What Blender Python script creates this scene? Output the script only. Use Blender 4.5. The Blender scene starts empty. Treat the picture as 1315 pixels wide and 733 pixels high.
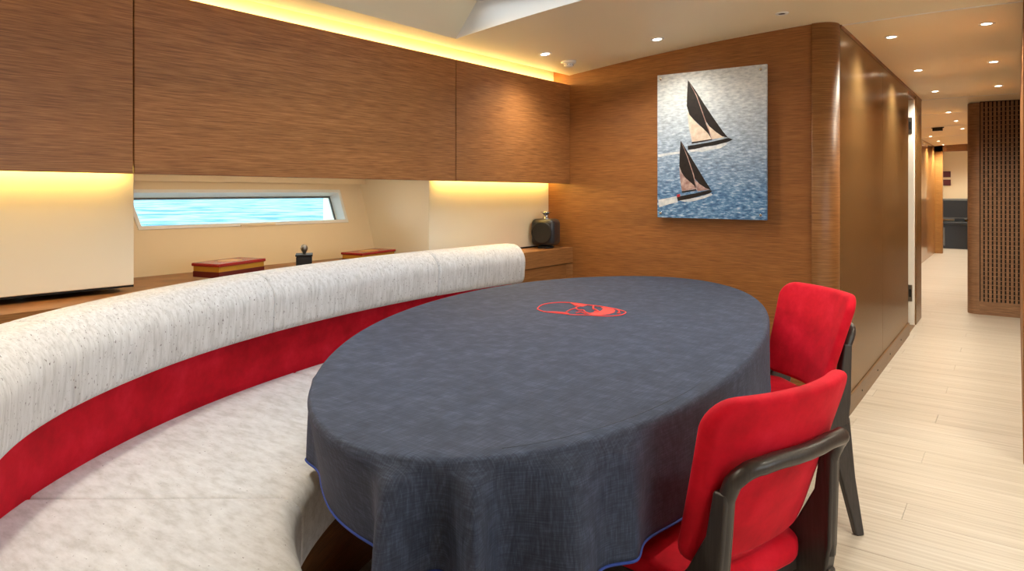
import bpy, bmesh, math, random
from mathutils import Vector, Matrix
random.seed(7)
sc = bpy.context.scene
COL = sc.collection
PI = math.pi

# ------------------------------------------------------------------ camera
CH = 1.24                       # eye height
YAW = math.radians(36.4)
FPX, CX, HY = 880.0, 657.5, 243.0
SN, CS = math.sin(YAW), math.cos(YAW)
cd = bpy.data.cameras.new('camera')
cam = bpy.data.objects.new('camera', cd); COL.objects.link(cam)
cam.location = (0, 0, CH); cam.rotation_euler = (PI/2, 0, YAW)
cd.sensor_width = 36; cd.lens = FPX/1315*36
cd.shift_y = -(366.5-HY)/1315
cd.clip_start = 0.02; cd.clip_end = 2000
sc.camera = cam

# ------------------------------------------------------------------ world, exposure
w = bpy.data.worlds.new('sky'); sc.world = w; w.use_nodes = True
bg = w.node_tree.nodes['Background']
bg.inputs['Color'].default_value = (0.86, 0.94, 1.0, 1); bg.inputs['Strength'].default_value = 3.4
sc.view_settings.view_transform = 'Standard'
sc.view_settings.look = 'None'
sc.view_settings.gamma = 1
sc.view_settings.use_curve_mapping = False
sc.view_settings.exposure = 0.68
SPOT_W = 34.0

def portal(loc, sx, sy, rot):
    l = bpy.data.lights.new('daylight_portal', 'AREA'); l.shape = 'RECTANGLE'; l.size = sx; l.size_y = sy
    l.cycles.is_portal = True
    o = bpy.data.objects.new('daylight_portal', l); COL.objects.link(o)
    o.location = loc; o.rotation_euler = rot
# daylight enters through two deck hatches and the hull windows
H1 = (-2.25, -0.85, 1.15, 2.58)       # hatch over the table  x0 x1 y0 y1
H2 = (0.25, 1.45, -1.9, -0.4)        # hatch over the saloon behind the camera
portal((-1.5, 1.86, 2.155), 1.25, 1.35, (0, 0, 0))
portal((0.85, -1.15, 2.17), 1.0, 1.3, (0, 0, 0))
portal((2.79, 0.9, 1.35), 0.62, 3.2, (0, PI/2, 0))

# ------------------------------------------------------------------ pixel helpers
def ray(px, py):
    r = (px-CX)/FPX
    return Vector((CS*r-SN, SN*r+CS, (HY-py)/FPX))        # per unit of depth
def at_z(px, py, z):
    v = ray(px, py); d = (z-CH)/v.z
    return Vector((v.x*d, v.y*d, z))
def ceil_z(x):
    return 2.11-0.032*(x+0.3)**2
def at_ceil(px, py):
    v = ray(px, py); d = 4
    for _ in range(40):
        z = ceil_z(v.x*d); d = (z-CH)/v.z
    return Vector((v.x*d, v.y*d, ceil_z(v.x*d)))
# the port side of the hull runs slightly oblique to the corridor
KX, KZ = 0.041, -0.0065
def S(x, y, z):
    return Vector((x+KX*(y-3.8), y, z+KZ*(y-3.8)))
def hull_x(z):
    return -2.915-0.352*(z-0.87)
def at_hull(px, py, off=0.0):
    v = ray(px, py)
    # v.x d = -2.915-off+KX(v.y d-3.8) -.352(CH+v.z d -KZ(v.y d-3.8)-.87)
    a = v.x-KX*v.y+0.352*(v.z-KZ*v.y)
    b = -2.915-off-KX*3.8-0.352*(CH+KZ*3.8-0.87)
    d = b/a
    return Vector((v.x*d, v.y*d, CH+v.z*d))

# ------------------------------------------------------------------ materials
def new_mat(name):
    m = bpy.data.materials.new(name); m.use_nodes = True
    nt = m.node_tree; return m, nt, nt.nodes['Principled BSDF']
def sset(b, **kw):
    for k, v in kw.items():
        k = k.replace('_', ' ')
        if k in b.inputs: b.inputs[k].default_value = v
def rgb(r, g, b):
    f = lambda c: (c/255/12.92) if c <= 10.3 else ((c/255+0.055)/1.055)**2.4
    return (f(r), f(g), f(b), 1)
def texco(nt, scale, kind='Object', rnd=0.0):
    tc = nt.nodes.new('ShaderNodeTexCoord'); mp = nt.nodes.new('ShaderNodeMapping')
    mp.inputs['Scale'].default_value = scale
    nt.links.new(tc.outputs[kind], mp.inputs['Vector'])
    if rnd:
        oi = nt.nodes.new('ShaderNodeObjectInfo'); mu = nt.nodes.new('ShaderNodeMath'); mu.operation = 'MULTIPLY'
        mu.inputs[1].default_value = rnd
        nt.links.new(oi.outputs['Random'], mu.inputs[0]); nt.links.new(mu.outputs[0], mp.inputs['Location'])
    return mp.outputs['Vector']
def noise(nt, vec, scale, detail=4, rough=0.55):
    n = nt.nodes.new('ShaderNodeTexNoise'); n.inputs['Scale'].default_value = scale
    n.inputs['Detail'].default_value = detail; n.inputs['Roughness'].default_value = rough
    nt.links.new(vec, n.inputs['Vector']); return n.outputs['Fac']
def ramp(nt, fac, stops):
    r = nt.nodes.new('ShaderNodeValToRGB'); e = r.color_ramp.elements
    while len(e) > 1: e.remove(e[-1])
    e[0].position, e[0].color = stops[0]
    for p, c in stops[1:]:
        k = e.new(p); k.color = c
    nt.links.new(fac, r.inputs['Fac']); return r.outputs['Color']
def mixc(nt, fac, a, b, mode='MIX'):
    m = nt.nodes.new('ShaderNodeMix'); m.data_type = 'RGBA'; m.blend_type = mode
    for sock, v in ((m.inputs[0], fac), (m.inputs[6], a), (m.inputs[7], b)):
        if hasattr(v, 'links'): nt.links.new(v, sock)
        else: sock.default_value = v
    return m.outputs[2]
def bump(nt, b, h, strength=0.2, dist=0.002):
    n = nt.nodes.new('ShaderNodeBump'); n.inputs['Strength'].default_value = strength; n.inputs['Distance'].default_value = dist
    nt.links.new(h, n.inputs['Height']); nt.links.new(n.outputs['Normal'], b.inputs['Normal'])
def plain(name, col, rough=0.5, metal=0.0, **kw):
    m, nt, b = new_mat(name); sset(b, Base_Color=col, Roughness=rough, Metallic=metal, **kw); 
    v = texco(nt, (1, 1, 1)); n = noise(nt, v, 60, 3)
    bump(nt, b, n, 0.03, 0.001)
    return m
def veneer(name, dark, mid, light, rough=0.42, axis='h', rnd=7.0, **kw):
    m, nt, b = new_mat(name)
    s1 = {'h': (9.0, 9.0, 300), 'x': (4, 200, 200), 'v': (200, 200, 4)}[axis]
    s2 = {'h': (0.6, 0.6, 9), 'x': (0.7, 20, 20), 'v': (20, 20, .7)}[axis]
    v1 = texco(nt, s1, rnd=rnd); v2 = texco(nt, s2, rnd=rnd)
    n1 = noise(nt, v1, 1.0, 5, 0.6); n2 = noise(nt, v2, 1.0, 3, 0.5)
    c1 = ramp(nt, n1, [(0.30, dark), (0.5, mid), (0.72, light)])
    c2 = ramp(nt, n2, [(0.30, (0.88, 0.88, 0.88, 1)), (0.7, (1.08, 1.07, 1.06, 1))])
    c = mixc(nt, 1.0, c1, c2, 'MULTIPLY')
    nt.links.new(c, b.inputs['Base Color'])
    sset(b, Roughness=rough, **kw)
    bump(nt, b, n1, 0.12, 0.001)
    return m

M = {}
M['cabinet'] = veneer('cabinet_veneer', rgb(122, 76, 42), rgb(158, 104, 59), rgb(188, 132, 80), 0.42)
M['bulkhead'] = veneer('bulkhead_veneer', rgb(116, 70, 34), rgb(146, 93, 47), rgb(170, 114, 62), 0.45)
M['post'] = veneer('post_veneer', rgb(118, 76, 42), rgb(150, 102, 58), rgb(174, 126, 78), 0.42)
M['bronze'] = veneer('bronze_veneer', rgb(122, 95, 58), rgb(138, 108, 68), rgb(152, 122, 78), 0.27, Metallic=0.6, Anisotropic=0.7)
M['base_bronze'] = veneer('baseboard_veneer', rgb(104, 76, 44), rgb(122, 90, 54), rgb(138, 104, 64), 0.35, Metallic=0.3)
M['sideboard'] = veneer('sideboard_veneer', rgb(120, 78, 42), rgb(150, 102, 60), rgb(172, 124, 78), 0.38)
M['dark_wood'] = veneer('dark_slat_wood', rgb(108, 78, 56), rgb(142, 106, 78), rgb(168, 132, 100), 0.45)
M['plinth'] = veneer('plinth_wood', rgb(84, 50, 22), rgb(110, 68, 32), rgb(130, 84, 42), 0.45)
M['ochre'] = veneer('ochre_wood', rgb(176, 128, 62), rgb(196, 148, 78), rgb(210, 164, 94), 0.45, axis='x')
M['gold_wood'] = veneer('corridor_veneer', rgb(132, 90, 44), rgb(164, 116, 62), rgb(188, 140, 80), 0.28, Coat_Weight=0.5)
M['cream'] = plain('cream_lacquer', rgb(243, 232, 208), 0.45)
M['hull_cream'] = plain('hull_cream', rgb(238, 218, 184), 0.5)
M['ceiling'] = plain('ceiling_leather', rgb(242, 229, 196), 0.5)
M['white'] = plain('white_paint', rgb(238, 236, 230), 0.4)
M['chrome'] = plain('chrome', rgb(210, 210, 212), 0.15, 1.0)
M['steel'] = plain('satin_steel', rgb(150, 146, 140), 0.35, 1.0)
M['black'] = plain('black_plastic', rgb(24, 25, 28), 0.4)
M['shadow_gap'] = plain('black_gap', rgb(14, 11, 9), 0.8)
M['graphite'] = plain('graphite_shell', rgb(44, 46, 52), 0.3)
M['cone'] = plain('speaker_cone', rgb(34, 35, 40), 0.3)
M['frame_wood'] = veneer('charcoal_frame', rgb(46, 42, 41), rgb(55, 50, 49), rgb(64, 59, 57), 0.33, axis='v')
M['red_lacquer'] = plain('red_lacquer', rgb(150, 30, 26), 0.22)
M['maroon'] = plain('maroon_lacquer', rgb(98, 22, 20), 0.3)
M['gold'] = plain('gold_leaf', rgb(205, 152, 52), 0.35, 0.4)
M['blue_hem'] = plain('blue_hem', rgb(40, 66, 148), 0.8)
M['thread_red'] = plain('red_embroidery', rgb(222, 60, 54), 0.7)
M['thread_dark'] = plain('dark_thread', rgb(52, 56, 66), 0.8)
M['grey_panel'] = plain('grey_panel', rgb(98, 98, 96), 0.4)
M['plaque'] = plain('red_plaque', rgb(92, 34, 26), 0.4)

def emis(name, col, s):
    m, nt, b = new_mat(name); sset(b, Base_Color=col, Emission_Color=col, Emission_Strength=s); return m
M['lamp'] = emis('downlight_lens', (1, 0.93, 0.80, 1), 14)
M['led'] = emis('led_tape', (1.0, 0.70, 0.16, 1), 11.0)
M['led_cove'] = emis('led_cove_diffuser', (1.0, 0.68, 0.22, 1), 17.0)
M['led_soft'] = emis('led_tape_warm_white', (1.0, 0.80, 0.50, 1), 9.0)
M['fill_starboard'] = emis('starboard_fill_glow', (1.0, 0.80, 0.50, 1), 22.0)  # glow of the added starboard fill strip

# red suede
m, nt, b = new_mat('red_suede'); M['red'] = m
v = texco(nt, (1, 1, 1)); n1 = noise(nt, v, 7, 6, 0.65); n2 = noise(nt, v, 260, 2)
nt.links.new(ramp(nt, n1, [(0.30, rgb(170, 0, 24)), (0.52, rgb(202, 6, 36)), (0.72, rgb(220, 30, 56))]), b.inputs['Base Color'])
sset(b, Roughness=0.75, Sheen_Weight=0.12, Sheen_Roughness=0.4, Sheen_Tint=(1, .3, .35, 1), Specular_IOR_Level=0.2); bump(nt, b, n2, 0.15, 0.001)
# white fleck fabric
def fleck(name, scale, s2, th, lo=(186, 184, 184)):
    m, nt, b = new_mat(name)
    v = texco(nt, scale); n1 = noise(nt, v, 1.0, 2, 0.5)
    v2 = texco(nt, s2); n2 = noise(nt, v2, 1.0, 5, 0.65)
    v3 = texco(nt, (3, 3, 3)); n3 = noise(nt, v3, 1.0, 4, 0.6)
    base = ramp(nt, n2, [(0.34, rgb(*lo)), (0.5, rgb(206, 204, 205)), (0.7, rgb(220, 219, 221))])
    cloud = ramp(nt, n3, [(0.3, (0.94, 0.93, 0.925, 1)), (0.65, (1, 1, 1, 1))])
    base = mixc(nt, 1.0, base, cloud, 'MULTIPLY')
    fl = ramp(nt, n1, [(0.0, (1, 1, 1, 1)), (th, (1, 1, 1, 1)), (th+.045, (0, 0, 0, 1))])
    c = mixc(nt, fl, base, rgb(122, 112, 114))
    nt.links.new(c, b.inputs['Base Color']); sset(b, Roughness=0.85, Sheen_Weight=0.15)
    bump(nt, b, n2, 0.35, 0.003)
    return m
M['fleck_v'] = fleck('white_fleck_bolster', (170, 170, 95), (85, 85, 11), 0.295)
M['fleck_h'] = fleck('white_fleck_seat', (110, 170, 170), (16, 42, 42), 0.24, (190, 187, 186))
# tablecloth linen
m, nt, b = new_mat('navy_linen'); M['linen'] = m
va = texco(nt, (14, 420, 30)); vb = texco(nt, (420, 14, 30)); vz = texco(nt, (24, 24, 420)); vc = texco(nt, (2.5, 2.5, 2.5))
na, nb, nz, nc = noise(nt, va, 1, 3), noise(nt, vb, 1, 3), noise(nt, vz, 1, 3), noise(nt, vc, 1, 3)
ad = nt.nodes.new('ShaderNodeMath'); ad.operation = 'ADD'; nt.links.new(na, ad.inputs[0]); nt.links.new(nb, ad.inputs[1])
ad2 = nt.nodes.new('ShaderNodeMath'); ad2.operation = 'ADD'; nt.links.new(ad.outputs[0], ad2.inputs[0]); nt.links.new(nz, ad2.inputs[1])
dv = nt.nodes.new('ShaderNodeMath'); dv.operation = 'DIVIDE'; dv.inputs[1].default_value = 3; nt.links.new(ad2.outputs[0], dv.inputs[0])
nt.links.new(ramp(nt, dv.outputs[0], [(0.36, rgb(38, 45, 63)), (0.5, rgb(51, 59, 79)), (0.64, rgb(71, 80, 104))]), b.inputs['Base Color'])
sset(b, Roughness=0.75, Specular_IOR_Level=0.3); bump(nt, b, dv.outputs[0], 0.25, 0.001)
# floor planks
m, nt, b = new_mat('limed_oak'); M['oak'] = m
v1 = texco(nt, (1.6, 70, 70), rnd=11.0); v2 = texco(nt, (0.5, 9, 9), rnd=5.0)
n1 = noise(nt, v1, 1, 5, 0.6); n2 = noise(nt, v2, 1, 3)
c = mixc(nt, 1.0, ramp(nt, n1, [(0.3, rgb(174, 162, 147)), (0.55, rgb(193, 183, 170)), (0.75, rgb(205, 197, 187))]),
         ramp(nt, n2, [(0.3, (0.9, 0.885, 0.86, 1)), (0.65, (1, 1, 1, 1))]), 'MULTIPLY')
oi = nt.nodes.new('ShaderNodeObjectInfo')
c = mixc(nt, 1.0, c, ramp(nt, oi.outputs['Random'], [(0, (0.93, 0.925, 0.915, 1)), (1, (1, 1, 1, 1))]), 'MULTIPLY')
nt.links.new(c, b.inputs['Base Color']); sset(b, Roughness=0.32); bump(nt, b, n1, 0.06, 0.001)
# sea outside
m, nt, b = new_mat('sea_water'); M['sea'] = m
v = texco(nt, (0.45, 0.6, 1)); n1 = noise(nt, v, 1.0, 3, 0.6)
nt.links.new(ramp(nt, n1, [(0.40, (0.02, 0.12, 0.19, 1)), (0.47, (0.08, 0.185, 0.235, 1)), (0.56, (0.20, 0.255, 0.265, 1))]), b.inputs['Base Color'])
sset(b, Roughness=0.8, Specular_IOR_Level=0.15); bump(nt, b, n1, 0.4, 0.1)
# glass
def glass(name, tint):
    m = bpy.data.materials.new(name); m.use_nodes = True; nt = m.node_tree; nt.nodes.clear()
    out = nt.nodes.new('ShaderNodeOutputMaterial'); mx = nt.nodes.new('ShaderNodeMixShader')
    tr = nt.nodes.new('ShaderNodeBsdfTransparent'); gl = nt.nodes.new('ShaderNodeBsdfGlossy'); fr = nt.nodes.new('ShaderNodeFresnel')
    tr.inputs['Color'].default_value = tint; gl.inputs['Roughness'].default_value = 0.02; fr.inputs['IOR'].default_value = 1.25
    nt.links.new(fr.outputs[0], mx.inputs[0]); nt.links.new(tr.outputs[0], mx.inputs[1]); nt.links.new(gl.outputs[0], mx.inputs[2])
    nt.links.new(mx.outputs[0], out.inputs['Surface']); return m
M['glass'] = glass('window_glass', (0.86, 0.96, 1.0, 1))
M['hatch_glass'] = glass('hatch_glass', (0.97, 0.99, 1.0, 1))
# printed sea of the picture (flat print)
m, nt, b = new_mat('printed_sea'); M['print_sea'] = m
v = texco(nt, (1.3, 1, 3.6)); n1 = noise(nt, v, 26, 6, 0.62)
tc = nt.nodes.new('ShaderNodeTexCoord'); sp = nt.nodes.new('ShaderNodeSeparateXYZ'); nt.links.new(tc.outputs['Generated'], sp.inputs[0])
lo = ramp(nt, n1, [(0.32, rgb(36, 78, 130)), (0.5, rgb(90, 138, 190)), (0.60, rgb(148, 184, 220)), (0.74, rgb(232, 240, 248))])
hi = ramp(nt, n1, [(0.32, rgb(176, 186, 198)), (0.5, rgb(206, 214, 222)), (0.68, rgb(228, 233, 238))])
fz = ramp(nt, sp.outputs['Z'], [(0.15, (0, 0, 0, 1)), (0.85, (1, 1, 1, 1))])
nt.links.new(mixc(nt, fz, lo, hi), b.inputs['Base Color']); sset(b, Roughness=0.35)
def pm(name, a, bb):
    m, nt, b = new_mat(name); v = texco(nt, (30, 30, 30)); n = noise(nt, v, 1, 4)
    nt.links.new(ramp(nt, n, [(0.35, a), (0.65, bb)]), b.inputs['Base Color']); sset(b, Roughness=0.4); return m
M['p_black'] = pm('print_black', rgb(22, 20, 22), rgb(38, 34, 36))
M['p_sail'] = pm('print_sail_white', rgb(206, 184, 168), rgb(232, 218, 206))
M['p_pink'] = pm('print_sail_pink', rgb(150, 110, 108), rgb(214, 190, 184))
M['p_foam'] = pm('print_foam', rgb(196, 206, 218), rgb(238, 242, 246))
M['p_red'] = pm('print_red', rgb(190, 40, 48), rgb(200, 60, 60))

# ------------------------------------------------------------------ object helpers
def props(o, label=None, cat=None, group=None, kind=None):
    if label: o['label'] = label
    if cat: o['category'] = cat
    if group: o['group'] = group
    if kind: o['kind'] = kind
    return o
def mk(name, verts, faces, mat, parent=None, local=False, smooth=False, origin=None):
    """one mesh object; verts in world space (or the parent's space when local)"""
    vs = [Vector(v) for v in verts]
    lo = Vector([min(v[i] for v in vs) for i in range(3)]); hi = Vector([max(v[i] for v in vs) for i in range(3)])
    org = Vector(origin) if origin is not None else Vector(((lo.x+hi.x)/2, (lo.y+hi.y)/2, lo.z))
    me = bpy.data.meshes.new(name); me.from_pydata([tuple(v-org) for v in vs], [], faces)
    bm = bmesh.new(); bm.from_mesh(me); bmesh.ops.recalc_face_normals(bm, faces=bm.faces); bm.to_mesh(me); bm.free()
    if smooth:
        for p in me.polygons: p.use_smooth = True
    me.materials.append(M[mat] if isinstance(mat, str) else mat)
    o = bpy.data.objects.new(name, me); COL.objects.link(o)
    if parent is not None:
        o.parent = parent
        o.location = org if local else org-world_loc(parent)
    else: o.location = org
    return o
def world_loc(p):
    l = Vector(p.location)
    while p.parent is not None:
        p = p.parent; l = l+Vector(p.location)
    return l
def empty(name, loc, rz=0.0, parent=None):
    o = bpy.data.objects.new(name, None); COL.objects.link(o); o.empty_display_size = 0.1
    o.location = loc; o.rotation_euler = (0, 0, rz)
    if parent is not None: o.parent = parent
    return o
BF = [(0, 1, 3, 2), (4, 6, 7, 5), (0, 4, 5, 1), (2, 3, 7, 6), (0, 2, 6, 4), (1, 5, 7, 3)]
def box_vf(x0, x1, y0, y1, z0, z1, fn=None):
    vs = [Vector((x, y, z)) for x in (x0, x1) for y in (y0, y1) for z in (z0, z1)]
    if fn: vs = [fn(*v) for v in vs]
    return vs, BF
def bevel(vs, fs, r, seg=2):
    bm = bmesh.new(); bv = [bm.verts.new(v) for v in vs]
    for f in fs: bm.faces.new([bv[i] for i in f])
    bmesh.ops.recalc_face_normals(bm, faces=bm.faces)
    bmesh.ops.bevel(bm, geom=list(bm.edges), offset=r, segments=seg, profile=0.5, affect='EDGES')
    bm.verts.index_update()
    V = [v.co.copy() for v in bm.verts]; F = [[v.index for v in f.verts] for f in bm.faces]; bm.free(); return V, F
def box(name, x0, x1, y0, y1, z0, z1, mat, parent=None, fn=None, bev=0.0, local=False, seg=2):
    vs, fs = box_vf(x0, x1, y0, y1, z0, z1, fn)
    if bev: vs, fs = bevel(vs, fs, bev, seg)
    return mk(name, vs, fs, mat, parent, local)
def prism(name, pts, z0, z1, mat, parent=None, fn=None, local=False, smooth=False):
    n = len(pts); g = fn or (lambda x, y, z: Vector((x, y, z)))
    vs = [g(p[0], p[1], z0) for p in pts]+[g(p[0], p[1], z1) for p in pts]
    fs = [list(range(n))[::-1], list(range(n, 2*n))]+[[i, (i+1) % n, n+(i+1) % n, n+i] for i in range(n)]
    return mk(name, vs, fs, mat, parent, local, smooth)
def lathe(name, prof, mat, c, parent=None, seg=28, axis='z', local=False, smooth=True):
    """prof: (radius, height)"""
    vs, fs = [], []
    for r, h in prof:
        for k in range(seg):
            a = 2*PI*k/seg
            if axis == 'z': p = (r*math.cos(a), r*math.sin(a), h)
            elif axis == 'y': p = (r*math.cos(a), h, r*math.sin(a))
            else: p = (h, r*math.cos(a), r*math.sin(a))
            vs.append(Vector(c)+Vector(p))
    for j in range(len(prof)-1):
        for k in range(seg):
            fs.append([j*seg+k, j*seg+(k+1) % seg, (j+1)*seg+(k+1) % seg, (j+1)*seg+k])
    fs.append(list(range(seg))[::-1]); fs.append([(len(prof)-1)*seg+k for k in range(seg)])
    return mk(name, vs, fs, mat, parent, local, smooth)
def tube_vf(path, rad, seg=10, closed=False, squash=None):
    vs, fs = [], []; n = len(path); up0 = Vector((0, 0, 1))
    for i, p in enumerate(path):
        a = path[(i-1) % n] if (closed or i > 0) else path[i]
        c = path[(i+1) % n] if (closed or i < n-1) else path[i]
        t = (Vector(c)-Vector(a)).normalized()
        u = up0 if abs(t.z) < 0.95 else Vector((0, 1, 0))
        s = t.cross(u).normalized(); q = s.cross(t).normalized()
        r = rad[i] if isinstance(rad, (list, tuple)) else rad
        for k in range(seg):
            an = 2*PI*k/seg
            vs.append(Vector(p)+s*(r*math.cos(an))+q*(r*math.sin(an)))
    m_ = n if closed else n-1
    for i in range(m_):
        for k in range(seg):
            j = (i+1) % n
            fs.append([i*seg+k, i*seg+(k+1) % seg, j*seg+(k+1) % seg, j*seg+k])
    if not closed:
        fs.append(list(range(seg))[::-1]); fs.append([(n-1)*seg+k for k in range(seg)])
    return vs, fs
def tube(name, path, rad, mat, parent=None, seg=10, closed=False, local=False):
    vs, fs = tube_vf(path, rad, seg, closed); return mk(name, vs, fs, mat, parent, local, True)
def catmull(pts, n, closed=False):
    out = []; N = len(pts); P = [Vector(p) for p in pts]; segs = N if closed else N-1
    for i in range(segs):
        p0 = P[(i-1) % N] if (closed or i > 0) else P[0]*2-P[1]
        p1, p2 = P[i], P[(i+1) % N]
        p3 = P[(i+2) % N] if (closed or i+2 < N) else P[-1]*2-P[-2]
        for k in range(n):
            t = k/n
            out.append(0.5*((2*p1)+(p2-p0)*t+(2*p0-5*p1+4*p2-p3)*t*t+(3*p1-p0-3*p2+p3)*t**3))
    if not closed: out.append(P[-1])
    return out

# ================================================================== SETTING
WY = 3.80          # bulkhead with the picture
WX = -0.747        # passage wall
# ---- floor: slab + planks
fl = empty('floor', (0, 3, 0)); props(fl, kind='structure')
box('slab', -3.4, 2.8, -3.0, 18.2, -0.12, -0.012, 'shadow_gap', fl)
PW = 0.165; y = -3.0; row = 0
cache = {}
while y < 9.6:
    x0 = -3.4; k = 0
    off = [0.0, 0.7, 0.35, 1.05][row % 4]
    cuts = [-3.4, -1.75-off*.55, -0.35-off, 1.0-off*.3, 2.8]
    for a, bb in zip(cuts[:-1], cuts[1:]):
        key = (round(bb-a, 3))
        if key not in cache:
            vs, fs = box_vf(-(bb-a)/2+.0006, (bb-a)/2-.0006, -PW/2+.0006, PW/2-.0006, -0.012, 0.0)
            cache[key] = mk('plank', vs, fs, 'oak', fl, origin=(0, 0, -0.012)); o = cache[key]
        else:
            o = cache[key].copy(); COL.objects.link(o)
        o.location = Vector(((a+bb)/2, y+PW/2, -0.012))-Vector(fl.location)
    y += PW; row += 1
box('far_boards', -3.4, 2.8, y, 18.2, -0.012, 0.0, 'oak', fl)

# ---- cambered ceiling with two hatch openings
ce = empty('ceiling', (0, 3, 2.0)); props(ce, kind='structure')
def samples(a, b, n, extra):
    s = set(round(a+(b-a)*i/n, 4) for i in range(n+1)); s.update(round(e, 4) for e in extra)
    return sorted(s)
EDGE = -2.33
xs = samples(EDGE, 2.8, 30, [H1[0], H1[1], H2[0], H2[1]]); ys = samples(-3.0, 18.2, 12, [H1[2], H1[3], H2[2], H2[3]])
vs, fs = [], []
for yy in ys:
    for x in xs:
        xx = x+(KX*(yy-3.8) if x == xs[0] and yy <= 3.8 else 0)
        vs.append(Vector((xx, yy, ceil_z(x))))
nx = len(xs)
for j in range(len(ys)-1):
    for i in range(nx-1):
        mx_, my = (xs[i]+xs[i+1])/2, (ys[j]+ys[j+1])/2
        if any(h[0] < mx_ < h[1] and h[2] < my < h[3] for h in (H1, H2)): continue
        fs.append([j*nx+i, j*nx+i+1, (j+1)*nx+i+1, (j+1)*nx+i])
o = mk('headliner', vs, fs, 'ceiling', ce, smooth=True)
# deck above, so that no daylight leaks in (open above the hatches)
for (a, b_, c_, d_) in ((-3.5, H1[0]+.15, -3.1, 18.3), (H1[0]+.15, H1[1]-.1, -3.1, H1[2]+.1), (H1[0]+.15, H1[1]-.1, H1[3]-.005, 18.3),
                        (H1[1]-.1, H2[0]+.1, -3.1, 18.3), (H2[0]+.1, H2[1]-.1, -3.1, H2[2]+.1), (H2[0]+.1, H2[1]-.1, H2[3]-.1, 18.3), (H2[1]-.1, 2.9, -3.1, 18.3)):
    box('deck_panel', a, b_, c_, d_, 2.165, 2.2, 'white', ce)
def well(h, sl, sf, zt=2.165):
    """splayed hatch lining: sl = splay at x0 side, sf = splay of far side"""
    n = 12
    xsw = [x for x in xs if h[0]-1e-6 <= x <= h[1]+1e-6]
    L = lambda x: (min(max(x, h[0]+sl), h[1]-.1))
    def strip(nm, lower, upper):
        vs = lower+upper; k = len(lower)
        mk(nm, vs, [[i, i+1, k+i+1, k+i] for i in range(k-1)], 'white' if nm == 'hatch_lining_end' else 'ceiling', ce)  # end linings whiter than the sides: skylight brightness put into their colour
    for yy, yu in ((h[3], h[3]-sf), (h[2], h[2]+.1)):
        strip('hatch_lining_end', [Vector((x, yy, ceil_z(x))) for x in xsw], [Vector((L(x), yu, zt)) for x in xsw])
    for x, xu in ((h[0], h[0]+sl), (h[1], h[1]-.1)):
        strip('hatch_lining', [Vector((x, h[2], ceil_z(x))), Vector((x, h[3], ceil_z(x)))], [Vector((xu, h[2]+.1, zt)), Vector((xu, h[3]-sf, zt))])
    box('hatch_pane', h[0]+sl-.02, h[1]-.08, h[2]+.08, h[3]-sf+.02, 2.2, 2.212, 'hatch_glass', ce)
    for (a, b_, c_, d_) in ((h[0]+sl, h[0]+sl+.03, h[2]+.1, h[3]-sf), (h[1]-.13, h[1]-.1, h[2]+.1, h[3]-sf),
                            (h[0]+sl+.03, h[1]-.13, h[2]+.1, h[2]+.13), (h[0]+sl+.03, h[1]-.13, h[3]-sf-.03, h[3]-sf)):
        box('hatch_frame', a, b_, c_, d_, 2.15, 2.2, 'white', ce)
well(H1, 0.15, 0.005); well(H2, 0.1, 0.1)
# ceiling panel joints
def joint(yy, x0, x1, wd=0.012):
    n = 8; lo_ = []
    for i in range(n+1):
        x = x0+(x1-x0)*i/n; lo_.append((x, ceil_z(x)))
    vs = [];
    for x, z in lo_: vs += [Vector((x, yy, z+.004)), Vector((x, yy+wd, z+.004)), Vector((x, yy+wd, z-.003)), Vector((x, yy, z-.003))]
    fs = [[4*i+k, 4*i+(k+1) % 4, 4*i+4+(k+1) % 4, 4*i+4+k] for i in range(n) for k in range(4)]+[[0, 1, 2, 3], [4*n, 4*n+3, 4*n+2, 4*n+1]]
    mk('joint_strip', vs, fs, 'white', ce)
joint(3.93, WX-.0, 2.6)
for yy in (7.7, 9.2, 11.0, 13.0): joint(yy, -1.25, 0.0, 0.02)

# ---- port hull side
wl = empty('wall_left', (-3.5, 1.5, 0)); props(wl, kind='structure')
wrec = empty('wall_recess', (-2.95, 2.0, 0.8)); props(wrec, kind='structure')
RY0, RY1 = 1.20, 2.70               # window recess between the cream panels
box('wall_block', -3.45, -2.48, -3.0, -0.63, 0.0, 2.16, 'cream')['kind'] = 'structure'
def fnS(x, y, z): return S(x, y, z)
for nm, ya, yb_ in (('wall_panel_1', -0.45, RY0), ('wall_panel_2', RY1, 3.80)):
    wp = empty(nm, S(-2.5, (ya+yb_)/2, 0.866)); props(wp, kind='structure')
    box('cream_panel', -3.2, -2.5, ya, yb_, 0.873, 1.30, 'cream', wp, fnS, 0.003)
    box('shadow_gap', -3.2, -2.503, ya, yb_, 0.866, 0.8735, 'shadow_gap', wp, fnS)
box('recess_ceiling', -3.4, -2.52, RY0, RY1, 1.292, 1.303, 'cream', wrec, fnS)
box('recess_rail', -3.1, -3.0, RY0, RY1, 1.262, 1.292, 'hull_cream', wrec, fnS)
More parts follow.
